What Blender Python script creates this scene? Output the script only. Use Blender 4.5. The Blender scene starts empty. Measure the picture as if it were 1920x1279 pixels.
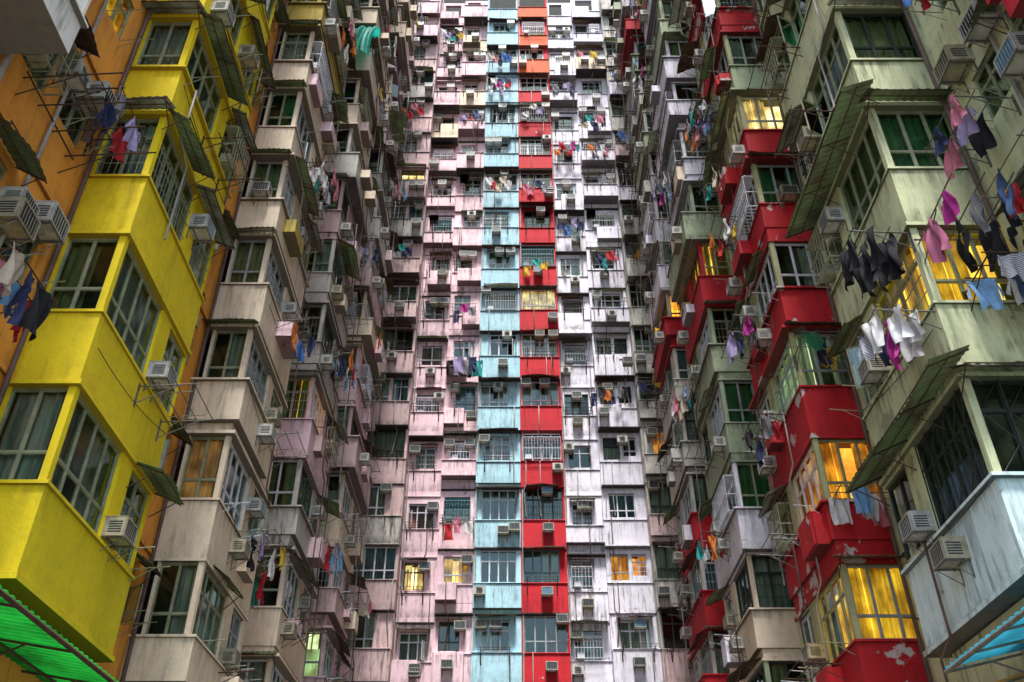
import bpy, math, random
from mathutils import Vector
random.seed(11)
S=bpy.context.scene
COL=S.collection
S.view_settings.view_transform='Standard'
S.view_settings.look='None'
S.view_settings.exposure=0
# ------------------------------------------------------------ materials
def nmat(name):
    m=bpy.data.materials.new(name); m.use_nodes=True
    nt=m.node_tree; b=nt.nodes['Principled BSDF']
    return m,nt,b
def ramp(nt,src,a,b,ca=(0,0,0,1),cb=(1,1,1,1)):
    r=nt.nodes.new('ShaderNodeValToRGB')
    r.color_ramp.elements[0].position=a; r.color_ramp.elements[1].position=b
    r.color_ramp.elements[0].color=ca; r.color_ramp.elements[1].color=cb
    nt.links.new(src,r.inputs[0]); return r.outputs[0]
def mixc(nt,fac,a,b,mode='MIX'):
    m=nt.nodes.new('ShaderNodeMix'); m.data_type='RGBA'; m.blend_type=mode
    for s,v in ((0,fac),(6,a),(7,b)):
        if isinstance(v,(float,int)): m.inputs[s].default_value=v
        elif isinstance(v,tuple): m.inputs[s].default_value=v if len(v)==4 else v+(1,)
        else: nt.links.new(v,m.inputs[s])
    return m.outputs[2]
def mth(nt,op,a,b=None):
    m=nt.nodes.new('ShaderNodeMath'); m.operation=op
    for i,v in enumerate((a,b)):
        if v is None: continue
        if isinstance(v,(float,int)): m.inputs[i].default_value=v
        else: nt.links.new(v,m.inputs[i])
    return m.outputs[0]
def noise(nt,vec,scale,detail=5,rough=.6):
    n=nt.nodes.new('ShaderNodeTexNoise'); n.inputs['Scale'].default_value=scale
    n.inputs['Detail'].default_value=detail; n.inputs['Roughness'].default_value=rough
    if vec is not None: nt.links.new(vec,n.inputs['Vector'])
    return n.outputs[0]
def mapping(nt,vec,sc,loc=(0,0,0)):
    m=nt.nodes.new('ShaderNodeMapping'); m.inputs['Scale'].default_value=sc; m.inputs['Location'].default_value=loc
    nt.links.new(vec,m.inputs['Vector']); return m.outputs[0]
def wallmat(name,c,grime=.6,peel=0.0,peelc=(.55,.52,.45),var=.22,gcol=(.045,.036,.03),seed=0):
    m,nt,b=nmat(name)
    g=nt.nodes.new('ShaderNodeNewGeometry')
    P=mapping(nt,g.outputs['Position'],(1,1,1),(seed*3.1,seed*1.7,-0.09))
    sn=nt.nodes.new('ShaderNodeVectorMath'); sn.operation='MULTIPLY'; nt.links.new(P,sn.inputs[0]); sn.inputs[1].default_value=(0,0,1/3.0)
    fl=nt.nodes.new('ShaderNodeVectorMath'); fl.operation='FLOOR'; nt.links.new(sn.outputs[0],fl.inputs[0])
    ad=nt.nodes.new('ShaderNodeVectorMath'); nt.links.new(fl.outputs[0],ad.inputs[0]); ad.inputs[1].default_value=(seed*.37,seed*.11,0)
    wn=nt.nodes.new('ShaderNodeTexWhiteNoise'); wn.noise_dimensions='3D'; nt.links.new(ad.outputs[0],wn.inputs['Vector'])
    tone=mth(nt,'ADD',mth(nt,'MULTIPLY',wn.outputs[0],var),1-var*.6)
    base=mixc(nt,1.0,c,tone,'MULTIPLY')
    big=noise(nt,P,.9,8,.65)
    base=mixc(nt,mth(nt,'MULTIPLY',ramp(nt,big,.48,.68),.6*grime+.04),base,tuple(x*.38+.02 for x in c))
    hi=noise(nt,P,5,8,.72)
    base=mixc(nt,mth(nt,'MULTIPLY',ramp(nt,hi,.5,.72),.35),base,tuple(min(1,x*.5) for x in c))
    st=noise(nt,mapping(nt,P,(5,5,.5)),1.3,8,.7)
    brk=noise(nt,mapping(nt,P,(1,1,1),(7,3,2)),.55,4,.6)
    stf=mth(nt,'MULTIPLY',mth(nt,'MULTIPLY',ramp(nt,st,.5,.66),ramp(nt,brk,.40,.6)),min(1,grime*1.6))
    base=mixc(nt,stf,base,gcol)
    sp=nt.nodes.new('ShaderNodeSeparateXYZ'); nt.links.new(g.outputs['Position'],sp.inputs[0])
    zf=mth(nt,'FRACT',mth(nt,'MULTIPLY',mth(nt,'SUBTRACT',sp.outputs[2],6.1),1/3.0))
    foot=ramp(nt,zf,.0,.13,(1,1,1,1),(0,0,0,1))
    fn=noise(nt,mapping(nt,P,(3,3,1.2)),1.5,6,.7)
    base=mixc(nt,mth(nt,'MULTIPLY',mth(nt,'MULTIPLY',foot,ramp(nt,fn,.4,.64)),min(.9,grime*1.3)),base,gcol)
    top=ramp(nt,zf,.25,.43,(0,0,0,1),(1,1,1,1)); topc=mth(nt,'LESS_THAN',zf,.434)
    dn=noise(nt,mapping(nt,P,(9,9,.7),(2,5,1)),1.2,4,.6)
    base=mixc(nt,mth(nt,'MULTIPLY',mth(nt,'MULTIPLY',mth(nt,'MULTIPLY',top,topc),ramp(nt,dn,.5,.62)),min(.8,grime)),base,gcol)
    hgt=hi
    if peel>0:
        pn=noise(nt,P,1.1,9,.62)
        pf=ramp(nt,pn,.70-.16*peel,.715-.16*peel)
        base=mixc(nt,pf,base,peelc)
        hgt=mth(nt,'SUBTRACT',hi,mth(nt,'MULTIPLY',pf,.8))
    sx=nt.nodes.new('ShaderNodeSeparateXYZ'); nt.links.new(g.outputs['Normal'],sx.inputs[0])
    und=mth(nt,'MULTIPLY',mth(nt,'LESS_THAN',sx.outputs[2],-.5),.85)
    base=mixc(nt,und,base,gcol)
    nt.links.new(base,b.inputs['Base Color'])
    b.inputs['Roughness'].default_value=.8
    bp=nt.nodes.new('ShaderNodeBump'); bp.inputs['Strength'].default_value=.5; bp.inputs['Distance'].default_value=.03
    nt.links.new(hgt,bp.inputs['Height']); nt.links.new(bp.outputs[0],b.inputs['Normal'])
    return m
def plain(name,c,rough=.6,metal=0,var=.5,scale=4,c2=None,transl=0):
    m,nt,b=nmat(name)
    g=nt.nodes.new('ShaderNodeNewGeometry')
    n=noise(nt,g.outputs['Position'],scale,6,.65)
    c2=c2 or tuple(x*(1-var) for x in c)
    base=mixc(nt,ramp(nt,n,.38,.68),c,c2)
    nt.links.new(base,b.inputs['Base Color']); b.inputs['Roughness'].default_value=rough; b.inputs['Metallic'].default_value=metal
    if transl:
        t=nt.nodes.new('ShaderNodeBsdfTranslucent'); nt.links.new(base,t.inputs[0])
        mx=nt.nodes.new('ShaderNodeMixShader'); mx.inputs[0].default_value=transl
        nt.links.new(b.outputs[0],mx.inputs[1]); nt.links.new(t.outputs[0],mx.inputs[2])
        nt.links.new(mx.outputs[0],nt.nodes['Material Output'].inputs[0])
    return m
def curtainmat(name,c,emit=0,ec=(1,.6,.15),lamp=False):
    m,nt,b=nmat(name)
    g=nt.nodes.new('ShaderNodeNewGeometry')
    n=noise(nt,mapping(nt,g.outputs['Position'],(9,9,1.2)),1,5,.6)
    nt.links.new(mixc(nt,ramp(nt,n,.35,.65),c,tuple(x*.4 for x in c)),b.inputs['Base Color'])
    b.inputs['Roughness'].default_value=.9
    if emit:
        n2=noise(nt,g.outputs['Position'],1.7,3,.5)
        f=mth(nt,'MULTIPLY',ramp(nt,n,.3,.7,(1,1,1,1),(.25,.25,.25,1)),ramp(nt,n2,.38,.62,(.25,.25,.25,1),(1,1,1,1)))
        if lamp: f=ramp(nt,n2,.35,.6,(.35,.35,.35,1),(1,1,1,1))
        col=mixc(nt,ramp(nt,n2,.3,.65),tuple(ec[i]*(.9,.5,.25)[i] for i in range(3)),ec)
        nt.links.new(col,b.inputs['Emission Color'])
        nt.links.new(mth(nt,'MULTIPLY',f,emit),b.inputs['Emission Strength'])
    return m
def glassmat():
    m=bpy.data.materials.new('window_glass'); m.use_nodes=True; nt=m.node_tree; nt.nodes.clear()
    o=nt.nodes.new('ShaderNodeOutputMaterial'); mx=nt.nodes.new('ShaderNodeMixShader')
    t=nt.nodes.new('ShaderNodeBsdfTransparent'); t.inputs[0].default_value=(.74,.88,.76,1)
    gl=nt.nodes.new('ShaderNodeBsdfGlossy'); gl.inputs['Roughness'].default_value=.1; gl.inputs[0].default_value=(.72,.92,.82,1)
    fr=nt.nodes.new('ShaderNodeFresnel'); fr.inputs[0].default_value=1.6
    g=nt.nodes.new('ShaderNodeNewGeometry'); n=noise(nt,g.outputs['Position'],1.3,2)
    bp=nt.nodes.new('ShaderNodeBump'); bp.inputs['Strength'].default_value=.12; bp.inputs['Distance'].default_value=.05
    nt.links.new(n,bp.inputs['Height']); nt.links.new(bp.outputs[0],gl.inputs['Normal'])
    f=mth(nt,'ADD',mth(nt,'MULTIPLY',fr.outputs[0],1.1),.03)
    nt.links.new(f,mx.inputs[0]); nt.links.new(t.outputs[0],mx.inputs[1]); nt.links.new(gl.outputs[0],mx.inputs[2]); nt.links.new(mx.outputs[0],o.inputs[0])
    return m
GLASS=glassmat()
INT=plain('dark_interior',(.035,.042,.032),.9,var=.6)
F_OL=plain('aluminium_frame_olive',(.36,.38,.24),.45,.1,.45)
F_WH=plain('aluminium_frame_white',(.72,.73,.78),.45,.05,.35)
F_GR=plain('aluminium_frame_grey',(.43,.46,.46),.4,.2,.4)
F_DK=plain('steel_frame_dark',(.045,.055,.045),.5,.2,.4)
F_TL=plain('painted_frame_teal',(.10,.26,.3),.5,0,.4)
F_BR=plain('timber_frame_brown',(.3,.2,.11),.6,0,.4)
CURT={'white':curtainmat('curtain_white',(.62,.62,.60)),'cream':curtainmat('curtain_cream',(.56,.45,.24)),
 'olive':curtainmat('curtain_olive',(.34,.37,.17)),'green':curtainmat('curtain_green',(.07,.30,.12)),
 'blue':curtainmat('curtain_blue',(.18,.31,.40)),'pink':curtainmat('curtain_pink',(.4,.18,.16)),'grey':curtainmat('curtain_grey',(.32,.34,.30)),
 'litY':curtainmat('curtain_lit_yellow',(.4,.3,.08),1.5,(1,.52,.03)),'litO':curtainmat('curtain_lit_orange',(.4,.22,.06),1.5,(1,.36,.025)),
 'litW':curtainmat('curtain_lit_warm_white',(.5,.45,.3),1.8,(1,.70,.28)),'litG':curtainmat('curtain_lit_pale_green',(.4,.5,.3),1.2,(.7,1,.5)),
 'litC':curtainmat('curtain_lit_soft_orange',(.5,.36,.24),.35,(1,.42,.1)),'litP':curtainmat('curtain_lit_bright_orange',(.5,.25,.06),3.0,(1,.42,.04))}
ROOM={'litY':curtainmat('lit_room_yellow',(.5,.4,.2),2.2,(1,.62,.08),True),'litO':curtainmat('lit_room_orange',(.5,.3,.1),2.2,(1,.45,.06),True),
 'litW':curtainmat('lit_room_warm',(.5,.4,.2),2.8,(1,.82,.45),True),'litG':curtainmat('lit_room_green',(.5,.5,.3),2.0,(.8,1,.65),True),'litC':curtainmat('lit_room_soft',(.5,.3,.1),.6,(1,.5,.14),True),
 'litP':curtainmat('lit_room_bright_orange',(.5,.3,.1),5,(1,.6,.12),True)}
AC_W=plain('ac_casing_white',(.58,.57,.50),.5,0,.5,6)
AC_Y=plain('ac_casing_yellowed',(.44,.39,.26),.5,0,.5,6)
AC_D=plain('ac_grille_dark',(.03,.042,.047),.4,.3,.5,20)
AC_B=plain('ac_grille_blue',(.08,.23,.34),.4,.2,.5,20)
STEEL=plain('galvanised_steel',(.24,.23,.2),.5,.5,.6,7)
RUST=plain('rusted_steel',(.09,.045,.027),.8,.2,.6,7)
PIPEM=plain('pipe_paint',(.42,.4,.36),.5,0,.5,2)
PIPER=plain('pipe_brown',(.15,.09,.07),.6,0,.5,2)
CABLE=plain('black_cable',(.02,.02,.022),.6)
AWG=plain('awning_green_sheet',(.13,.19,.08),.6,.1,.6,1.7,(.07,.055,.03),.14)
AWR=plain('awning_rusty_sheet',(.12,.08,.045),.75,.1,.5,2.2,(.05,.026,.016))
AWC=plain('awning_grey_sheet',(.26,.28,.2),.7,.1,.5,2,(.11,.10,.06),.14)
AWT=plain('awning_teal_sheet',(.02,.62,.46),.5,0,.5,2,None,.5)
AWGG=plain('canopy_bright_green_sheet',(.015,.44,.05),.5,0,.7,1.1,None,.6)
AWBL=plain('canopy_blue_sheet',(.04,.38,.55),.5,0,.55,1.5,None,.6)
AWOR=plain('canopy_orange_sheet',(.8,.45,.12),.5,0,.5,2.5,None,.6)
# ------------------------------------------------------------ mesh builder
class MB:
    def __init__(s): s.v=[];s.f=[];s.m=[]
    def box(s,a,b,c,d,e,f,mi=0):
        x0,x1=sorted((a,b));y0,y1=sorted((c,d));z0,z1=sorted((e,f)); n=len(s.v)
        s.v+=[(x0,y0,z0),(x1,y0,z0),(x1,y1,z0),(x0,y1,z0),(x0,y0,z1),(x1,y0,z1),(x1,y1,z1),(x0,y1,z1)]
        for q in ((0,3,2,1),(4,5,6,7),(0,1,5,4),(1,2,6,5),(2,3,7,6),(3,0,4,7)):
            s.f.append(tuple(n+i for i in q)); s.m.append(mi)
    def tube(s,p,q,r,mi=0,n=6):
        p=Vector(p);q=Vector(q);d=(q-p).normalized()
        a=d.cross(Vector((0,0,1)) if abs(d.z)<.9 else Vector((1,0,0))).normalized(); b=d.cross(a)
        k=len(s.v)
        for base in (p,q):
            for i in range(n):
                t=2*math.pi*i/n; s.v.append(tuple(base+a*math.cos(t)*r+b*math.sin(t)*r))
        for i in range(n):
            j=(i+1)%n; s.f.append((k+i,k+j,k+n+j,k+n+i)); s.m.append(mi)
        s.f.append(tuple(k+i for i in range(n))[::-1]); s.m.append(mi)
        s.f.append(tuple(k+n+i for i in range(n))); s.m.append(mi)
    def line(s,pts,r,mi=0,n=4):
        k=len(s.v); pts=[Vector(p) for p in pts]
        for i,p in enumerate(pts):
            d=(pts[min(i+1,len(pts)-1)]-pts[max(i-1,0)]).normalized()
            a=d.cross(Vector((0,0,1)) if abs(d.z)<.9 else Vector((1,0,0))).normalized(); b=d.cross(a)
            for j in range(n):
                t=2*math.pi*j/n; s.v.append(tuple(p+a*math.cos(t)*r+b*math.sin(t)*r))
        for i in range(len(pts)-1):
            for j in range(n):
                q=(j+1)%n; s.f.append((k+i*n+j,k+i*n+q,k+(i+1)*n+q,k+(i+1)*n+j)); s.m.append(mi)
    def grid(s,fn,nu,nv,mi=0):
        k=len(s.v)
        for j in range(nv+1):
            for i in range(nu+1): s.v.append(tuple(fn(i/nu,j/nv)))
        for j in range(nv):
            for i in range(nu):
                a=k+j*(nu+1)+i; s.f.append((a,a+1,a+nu+2,a+nu+1)); s.m.append(mi)
    def mesh(s,name,mats,smooth=False):
        me=bpy.data.meshes.new(name); me.from_pydata(s.v,[],s.f)
        for m in mats: me.materials.append(m)
        me.polygons.foreach_set('material_index',s.m)
        if smooth: me.polygons.foreach_set('use_smooth',[True]*len(s.f))
        me.update(); return me
def obj(name,me,loc=(0,0,0),rz=0,parent=None,**props):
    o=bpy.data.objects.new(name,me); COL.objects.link(o); o.location=loc; o.rotation_euler=(0,0,rz)
    if parent is not None: o.parent=parent
    for k,v in props.items(): o[k]=v
    return o
class Face:
    def __init__(s,P,T,Nn,th): s.P=Vector(P);s.T=Vector(T);s.N=Vector(Nn);s.th=math.radians(th)
    def pt(s,u,d,z):
        w=s.P+s.T*u+s.N*d; return Vector((w.x,w.y,z))
    def box(s,mb,u0,u1,d0,d1,z0,z1,mi=0):
        a=s.pt(u0,d0,z0);b=s.pt(u1,d1,z1); mb.box(a.x,b.x,a.y,b.y,z0,z1,mi)
def strip(mb,F,u0,u1,z0,z1,holes,mi,th=.2):
    c=u0
    for (a,b,za,zb) in sorted(holes):
        if a>c+.002: F.box(mb,c,a,-th,0,z0,z1,mi)
        if za>z0+.002: F.box(mb,a,b,-th,0,z0,za,mi)
        if zb<z1-.002: F.box(mb,a,b,-th,0,zb,z1,mi)
        c=b
    if u1>c+.002: F.box(mb,c,u1,-th,0,z0,z1,mi)
# ------------------------------------------------------------ window library
WC={}
def win_mesh(w,h,fm,style):
    key=('w',round(w,2),round(h,2),fm.name,style)
    if key in WC: return WC[key]
    mb=MB(); t=.036; g=MB()
    n=max(2,round(w/.45)); tr=h*.68
    if style in(3,7): tr=h*.32
    mb.box(-w/2,w/2,-.02,.06,0,t); mb.box(-w/2,w/2,-.02,.06,h-t,h)
    mb.box(-w/2,-w/2+t,-.018,.058,t,h-t); mb.box(w/2-t,w/2,-.018,.058,t,h-t)
    for i in range(1,n):
        x=-w/2+w*i/n; mb.box(x-.016,x+.016,-.012,.05,t,h-t)
    mb.box(-w/2+t,w/2-t,-.006,.045,tr-.018,tr+.018)
    opened=-1
    if style in(1,4): opened=0 if style==1 else n-1
    for i in range(n):
        xa=-w/2+w*i/n+.016; xb=-w/2+w*(i+1)/n-.016
        if i!=opened:
            for (za,zb) in ((t,tr-.018),(tr+.018,h-t)):
                s_=.016
                mb.box(xa,xa+s_,.0,.04,za,zb); mb.box(xb-s_,xb,.0,.04,za,zb); mb.box(xa,xb,.002,.038,za,za+s_); mb.box(xa,xb,.002,.038,zb-s_,zb)
            y=.02; k=len(g.v); g.v+=[(xa,y,t),(xb,y,t),(xb,y,h-t),(xa,y,h-t)]; g.f.append((k,k+1,k+2,k+3)); g.m.append(0)
        else:
            y=.02; k=len(g.v); g.v+=[(xa,y,tr),(xb,y,tr),(xb,y,h-t),(xa,y,h-t)]; g.f.append((k,k+1,k+2,k+3)); g.m.append(0)
            hx=xa if i==0 else xb; sg=1 if i==0 else -1; L=xb-xa; an=math.radians(62)
            ex=hx+sg*L*math.cos(an); ey=-.02-L*math.sin(an)
            for (p,q) in (((hx,-.02,t),(ex,ey,t)),((hx,-.02,tr-.03),(ex,ey,tr-.03)),((hx,-.02,t),(hx,-.02,tr-.03)),((ex,ey,t),(ex,ey,tr-.03))):
                mb.tube(p,q,.02,0,4)
            k=len(g.v); g.v+=[(hx,-.02,t),(ex,ey,t),(ex,ey,tr-.03),(hx,-.02,tr-.03)]; g.f.append((k,k+1,k+2,k+3)); g.m.append(0)
    if style==2:
        nb=int(w/.12)
        for i in range(1,nb): x=-w/2+w*i/nb; mb.box(x-.005,x+.005,-.07,-.06,0,h*.66)
        for z in (.02,h*.22,h*.44,h*.66): mb.box(-w/2,w/2,-.073,-.056,z-.006,z+.006)
    if style==5:
        for i in range(int(w/.42)+1):
            x=-w/2+i*.42; x2=min(x+.42,w/2)
            mb.tube((x,-.05,0),(x2,-.05,h*.33),.007,0,4); mb.tube((x2,-.052,h*.33),(x,-.052,h*.66),.007,0,4)
            mb.tube((x,-.05,h*.66),(x2,-.05,h),.007,0,4); mb.box(x-.01,x+.01,-.06,-.04,0,h)
    if style==6:
        D=.38; nb=int(w/.13)
        for i in range(nb+1):
            x=-w/2+w*i/nb; mb.box(x-.007,x+.007,-D-.008,-D+.008,.02,h*.75)
            mb.box(x-.007,x+.007,-D,0,.03,.044)
        for z in (.03,h*.37,h*.75):
            mb.box(-w/2,w/2,-D-.02,-D+.01,z-.012,z+.012)
            for sx in (-1,1): mb.box(sx*w/2-.011,sx*w/2+.011,-D,0,z-.011,z+.011)
        mb.box(-w/2-.02,w/2+.02,-D*.9,-.05,h*.75+.01,h*.75+.03)
        mb.box(-w/2+.1,-w/2+.4,-.3,-.08,.05,.3)
    if style in (7,4,0):
        for x in (-w/2+.08,w/2-.08):
            mb.tube((x,0,-.03),(x,-.75,.02),.011,0,4); mb.tube((x,0,-.3),(x,-.5,.0),.008,0,4)
    r=(mb.mesh('window_frame',[fm]),g.mesh('window_glass',[GLASS]))
    WC[key]=r; return r
def curt_mesh(w,h,cm,kind):
    key=('c',round(w,2),round(h,2),cm,kind)
    if key in WC: return WC[key]
    mb=MB()
    if kind=='room':
        mb.grid(lambda u,v:(-w/2+w*u,.36+.02*math.sin(u*3),h*v),4,4)
        me=mb.mesh('lit_room',[ROOM[cm]]); WC[key]=me; return me
    spans={'full':[(0,1)],'left':[(0,.55)],'right':[(.5,1)],'parted':[(0,.36),(.62,1)],'low':[(0,1)]}[kind]
    for (a,b) in spans:
        zt=h*.62 if kind=='low' else h-.02
        ph=random.random()*6
        def fn(u,v,a=a,b=b,zt=zt,ph=ph):
            x=-w/2+w*(a+(b-a)*u); return (x,.13+.032*math.sin(x*34+ph)+.018*math.sin(x*13+ph*2),.0+zt*v)
        mb.grid(fn,max(10,int((b-a)*w*26)),1)
    me=mb.mesh('curtain',[CURT[cm]],True); WC[key]=me; return me
AC={}
def awn_mesh(w,p,dr,am):
    key=(round(w,2),round(p,2),round(dr,2),am.name)
    if key in AC: return AC[key]
    mb=MB(); n=int(w/.038)
    q1=random.uniform(-.12,.12)
    def fn(u,v):
        x=-w/2+w*u; sag=.03*math.sin(u*7+p*9)*v+q1*(u-.5)*v
        return (x,-p*v*(1+.07*math.sin(u*5+p*20)),-dr*v+.014*math.sin(x*2*math.pi/.15)+sag)
    mb.grid(fn,n,2,0)
    nb=max(2,int(w/1.1)+1)
    for i in range(nb):
        x=-w/2+.06+(w-.12)*i/(nb-1)
        mb.tube((x,0,-.03),(x,-p*.97,-dr-.03),.014,1,4); mb.tube((x,0,-dr-.3),(x,-p*.8,-dr*.8-.04),.012,1,4)
    mb.tube((-w/2,-p*.97,-dr-.02),(w/2,-p*.97,-dr-.02),.014,1,4)
    mb.tube((-w/2,-p*.5,-dr*.5-.03),(w/2,-p*.5,-dr*.5-.03),.012,1,4)
    me=mb.mesh('awning',[am,RUST]); AC[key]=me; return me
class Bld:
    def __init__(s,x,y,label,fm,fms=None):
        s.r=bpy.data.objects.new('apartment_building',None); COL.objects.link(s.r); s.r.location=(x,y,0)
        s.r.empty_display_size=1
        s.r['label']=label; s.r['category']='apartment building'; s.r['group']='apartment buildings around the courtyard'
        s.o=Vector((x,y,0)); s.mb=MB(); s.fm=fm; s.fms=fms or [fm]
    def win(s,F,ua,ub,za,zb,d=-.06,style=None,cm=None,kind=None,fm=None,lab=None):
        w=ub-ua;h=zb-za
        style=random.choice([0,0,1,2,2,3,3,4,6,6,7,7]) if style is None else style
        fr,gl=win_mesh(w,h,fm or random.choice(s.fms),style)
        c=F.pt((ua+ub)/2,d,za)-s.o
        o=obj('window',fr,c,F.th,s.r)
        if lab: o['label']=lab
        obj('glass_pane',gl,(0,0,0),0,o)
        if cm!='none':
            cm=cm or random.choice(['white','white','grey','cream','blue','green','white'])
            if cm in ROOM:
                obj('lit_room',curt_mesh(w-.04,h,cm,'room'),(0,0,0),0,o)
                kind=random.choice(['parted','left','full','full','low','right'])
            kind=kind or random.choice(['full','full','full','parted','parted','left','right','low'])
            obj('curtain',curt_mesh(w-.04,h,cm,kind),(0,0,0),0,o)
    def awn(s,F,u,z,w,p=.6,dr=.22,am=None,tilt=None):
        o=obj('awning',awn_mesh(w,p,dr,am or AWG),F.pt(u,.01,z)-s.o,F.th,s.r)
        o.rotation_euler=(0,random.uniform(-.035,.035) if tilt is None else tilt,F.th)
    def pipe(s,pts,r,m,n=8,name='drain_pipe'):
        mb=MB(); mb.line([Vector(p)-s.o for p in pts],r,0,n); obj(name,mb.mesh(name,[m],True),(0,0,0),0,s.r)
    def finish(s,mats):
        s.mb.v=[(a-s.o.x,b-s.o.y,c) for a,b,c in s.mb.v]
        w=obj('wall',s.mb.mesh('wall',mats),(0,0,0),0,s.r)
        bv=w.modifiers.new('edge','BEVEL'); bv.width=.014; bv.segments=1; bv.limit_method='ANGLE'
# ------------------------------------------------------------ air conditioners
def ac_parts(cm,gm,fan=False):
    w,h,d=.62,.42,.46
    b=MB(); b.box(-w/2,w/2,-d,.05,0,h)
    for i in range(5):
        z=.08+i*.055
        for sx in (-1,1): b.box(sx*w/2,sx*(w/2+.004),-d+.06,-.12,z,z+.026,1)
    b.box(-w/2-.008,w/2+.008,-d-.004,.03,h,h+.014)
    g=MB()
    if not fan:
        g.box(-w/2+.03,w/2-.03,-d-.012,-d-.002,.03,h-.03,0)
        for i in range(7):
            x=-w/2+.07+i*(w-.14)/6; g.box(x-.004,x+.004,-d-.02,-d-.012,.04,h-.04,1)
        g.box(-w/2,w/2,-d-.03,-d-.013,h-.03,h,1); g.box(-w/2,w/2,-d-.03,-d-.013,0,.03,1)
        g.box(-w/2,-w/2+.03,-d-.03,-d-.013,.03,h-.03,1); g.box(w/2-.03,w/2,-d-.03,-d-.013,.03,h-.03,1)
    else:
        for r in (.06,.1,.14,.18):
            g.line([(r*math.cos(2*math.pi*i/16),-d-.015,h/2+r*math.sin(2*math.pi*i/16)) for i in range(17)],.006,1)
        g.box(-.16,.16,-d-.006,-d-.002,h/2-.16,h/2+.16,0)
        for i in range(5):
            a=2*math.pi*i/5; g.tube((0,-d-.01,h/2),(.15*math.cos(a),-d-.01,h/2+.15*math.sin(a)),.02,0,4)
    k=MB()
    for x in (-.24,.24):
        k.box(x-.015,x+.015,-d-.04,0,-.035,-.005); k.tube((x,0,-.34),(x,-d,-.03),.012,0,4); k.box(x-.015,x+.015,-.02,0,-.36,0)
    k.box(-.3,.3,-d-.04,-d-.01,-.034,-.004); k.box(-.3,.3,-.12,-.09,-.034,-.004)
    return b.mesh('ac_casing',[cm,AC_D]),g.mesh('ac_grille',[gm,cm]),k.mesh('ac_bracket',[STEEL])
ACV=[(ac_parts(AC_W,AC_D),'white window air conditioner on a steel bracket, dark rear grille'),
     (ac_parts(AC_Y,AC_D),'yellowed old window air conditioner on a steel wall bracket'),
     (ac_parts(AC_W,AC_B),'white window air conditioner with blue rear fins on bracket'),
     (ac_parts(AC_W,AC_D,True),'white outdoor unit with round fan guard on wall bracket')]
ACL=[]
def ac(F,u,z,d=0,v=None,sc=.76):
    ACL.append((F,u,z,d,random.choice([0,0,1,1,2,0,3]) if v is None else v,sc,random.uniform(-.03,.03)))
def make_acs():
    def key(a):
        p=a[0].pt(a[1],a[3],a[2]); return (p-Vector((0,0,1.6))).length
    ACL.sort(key=key)
    sv=[];sf=[];sm=[]
    for i,(F,u,z,d,v,sc,j) in enumerate(ACL):
        (b,g,k),lab=ACV[v]
        if i<296:
            o=obj('air_conditioner',b,F.pt(u,d,z),F.th+j,None,label=lab,category='air conditioner',group='air conditioners on the facades')
            o.scale=(sc,sc,sc)
            obj('grille',g,(0,0,0),0,o); obj('bracket',k,(0,0,0),0,o)
        else:
            p=F.pt(u,d,z); c,s_=math.cos(F.th),math.sin(F.th)
            for me,off in ((b,0),(g,2),(k,4)):
                n=len(sv)
                for q in me.vertices:
                    x,y,zz=q.co*sc; sv.append((p.x+x*c-y*s_,p.y+x*s_+y*c,p.z+zz))
                for po in me.polygons:
                    sf.append(tuple(n+t for t in po.vertices))
                    sm.append({0:[0,1],2:[1,0],4:[2,2]}[off][po.material_index])
    if sv:
        me=bpy.data.meshes.new('air_conditioners'); me.from_pydata(sv,[],sf)
        for m in (AC_W,AC_D,STEEL): me.materials.append(m)
        me.polygons.foreach_set('material_index',sm)
        obj('air_conditioners',me,(0,0,0),0,None,kind='stuff',label='distant window air conditioners dotted over the high facades',category='air conditioner',group='air conditioners on the facades')
# ------------------------------------------------------------ laundry
GC={}
CL={n:plain('cloth_'+n,c,.9,0,.3,9,None,.15) for n,c in dict(black=(.012,.012,.016),navy=(.02,.03,.10),white=(.72,.72,.72),grey=(.24,.24,.27),pink=(.62,.2,.28),
 blue=(.06,.19,.52),teal=(.03,.36,.34),red=(.55,.02,.03),magenta=(.42,.02,.24),denim=(.05,.10,.22),yellow=(.7,.48,.04),orange=(.7,.2,.03),lilac=(.36,.3,.5),skyblue=(.22,.43,.72),green=(.03,.2,.09),cream=(.55,.47,.36),brown=(.12,.07,.05)).items()}
def stripem(name,a,b,sc):
    m,nt,bs=nmat(name); tc=nt.nodes.new('ShaderNodeTexCoord'); w=nt.nodes.new('ShaderNodeTexWave'); w.bands_direction='Z'; w.inputs['Scale'].default_value=sc
    nt.links.new(tc.outputs['Object'],w.inputs['Vector']); nt.links.new(mixc(nt,ramp(nt,w.outputs[1],.45,.55),a,b),bs.inputs['Base Color']); bs.inputs['Roughness'].default_value=.9; return m
CL['striped']=stripem('cloth_striped',(.6,.6,.6),(.03,.04,.12),8); CL['pinkstriped']=stripem('cloth_pink_striped',(.4,.2,.25),(.4,.03,.14),12)
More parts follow.
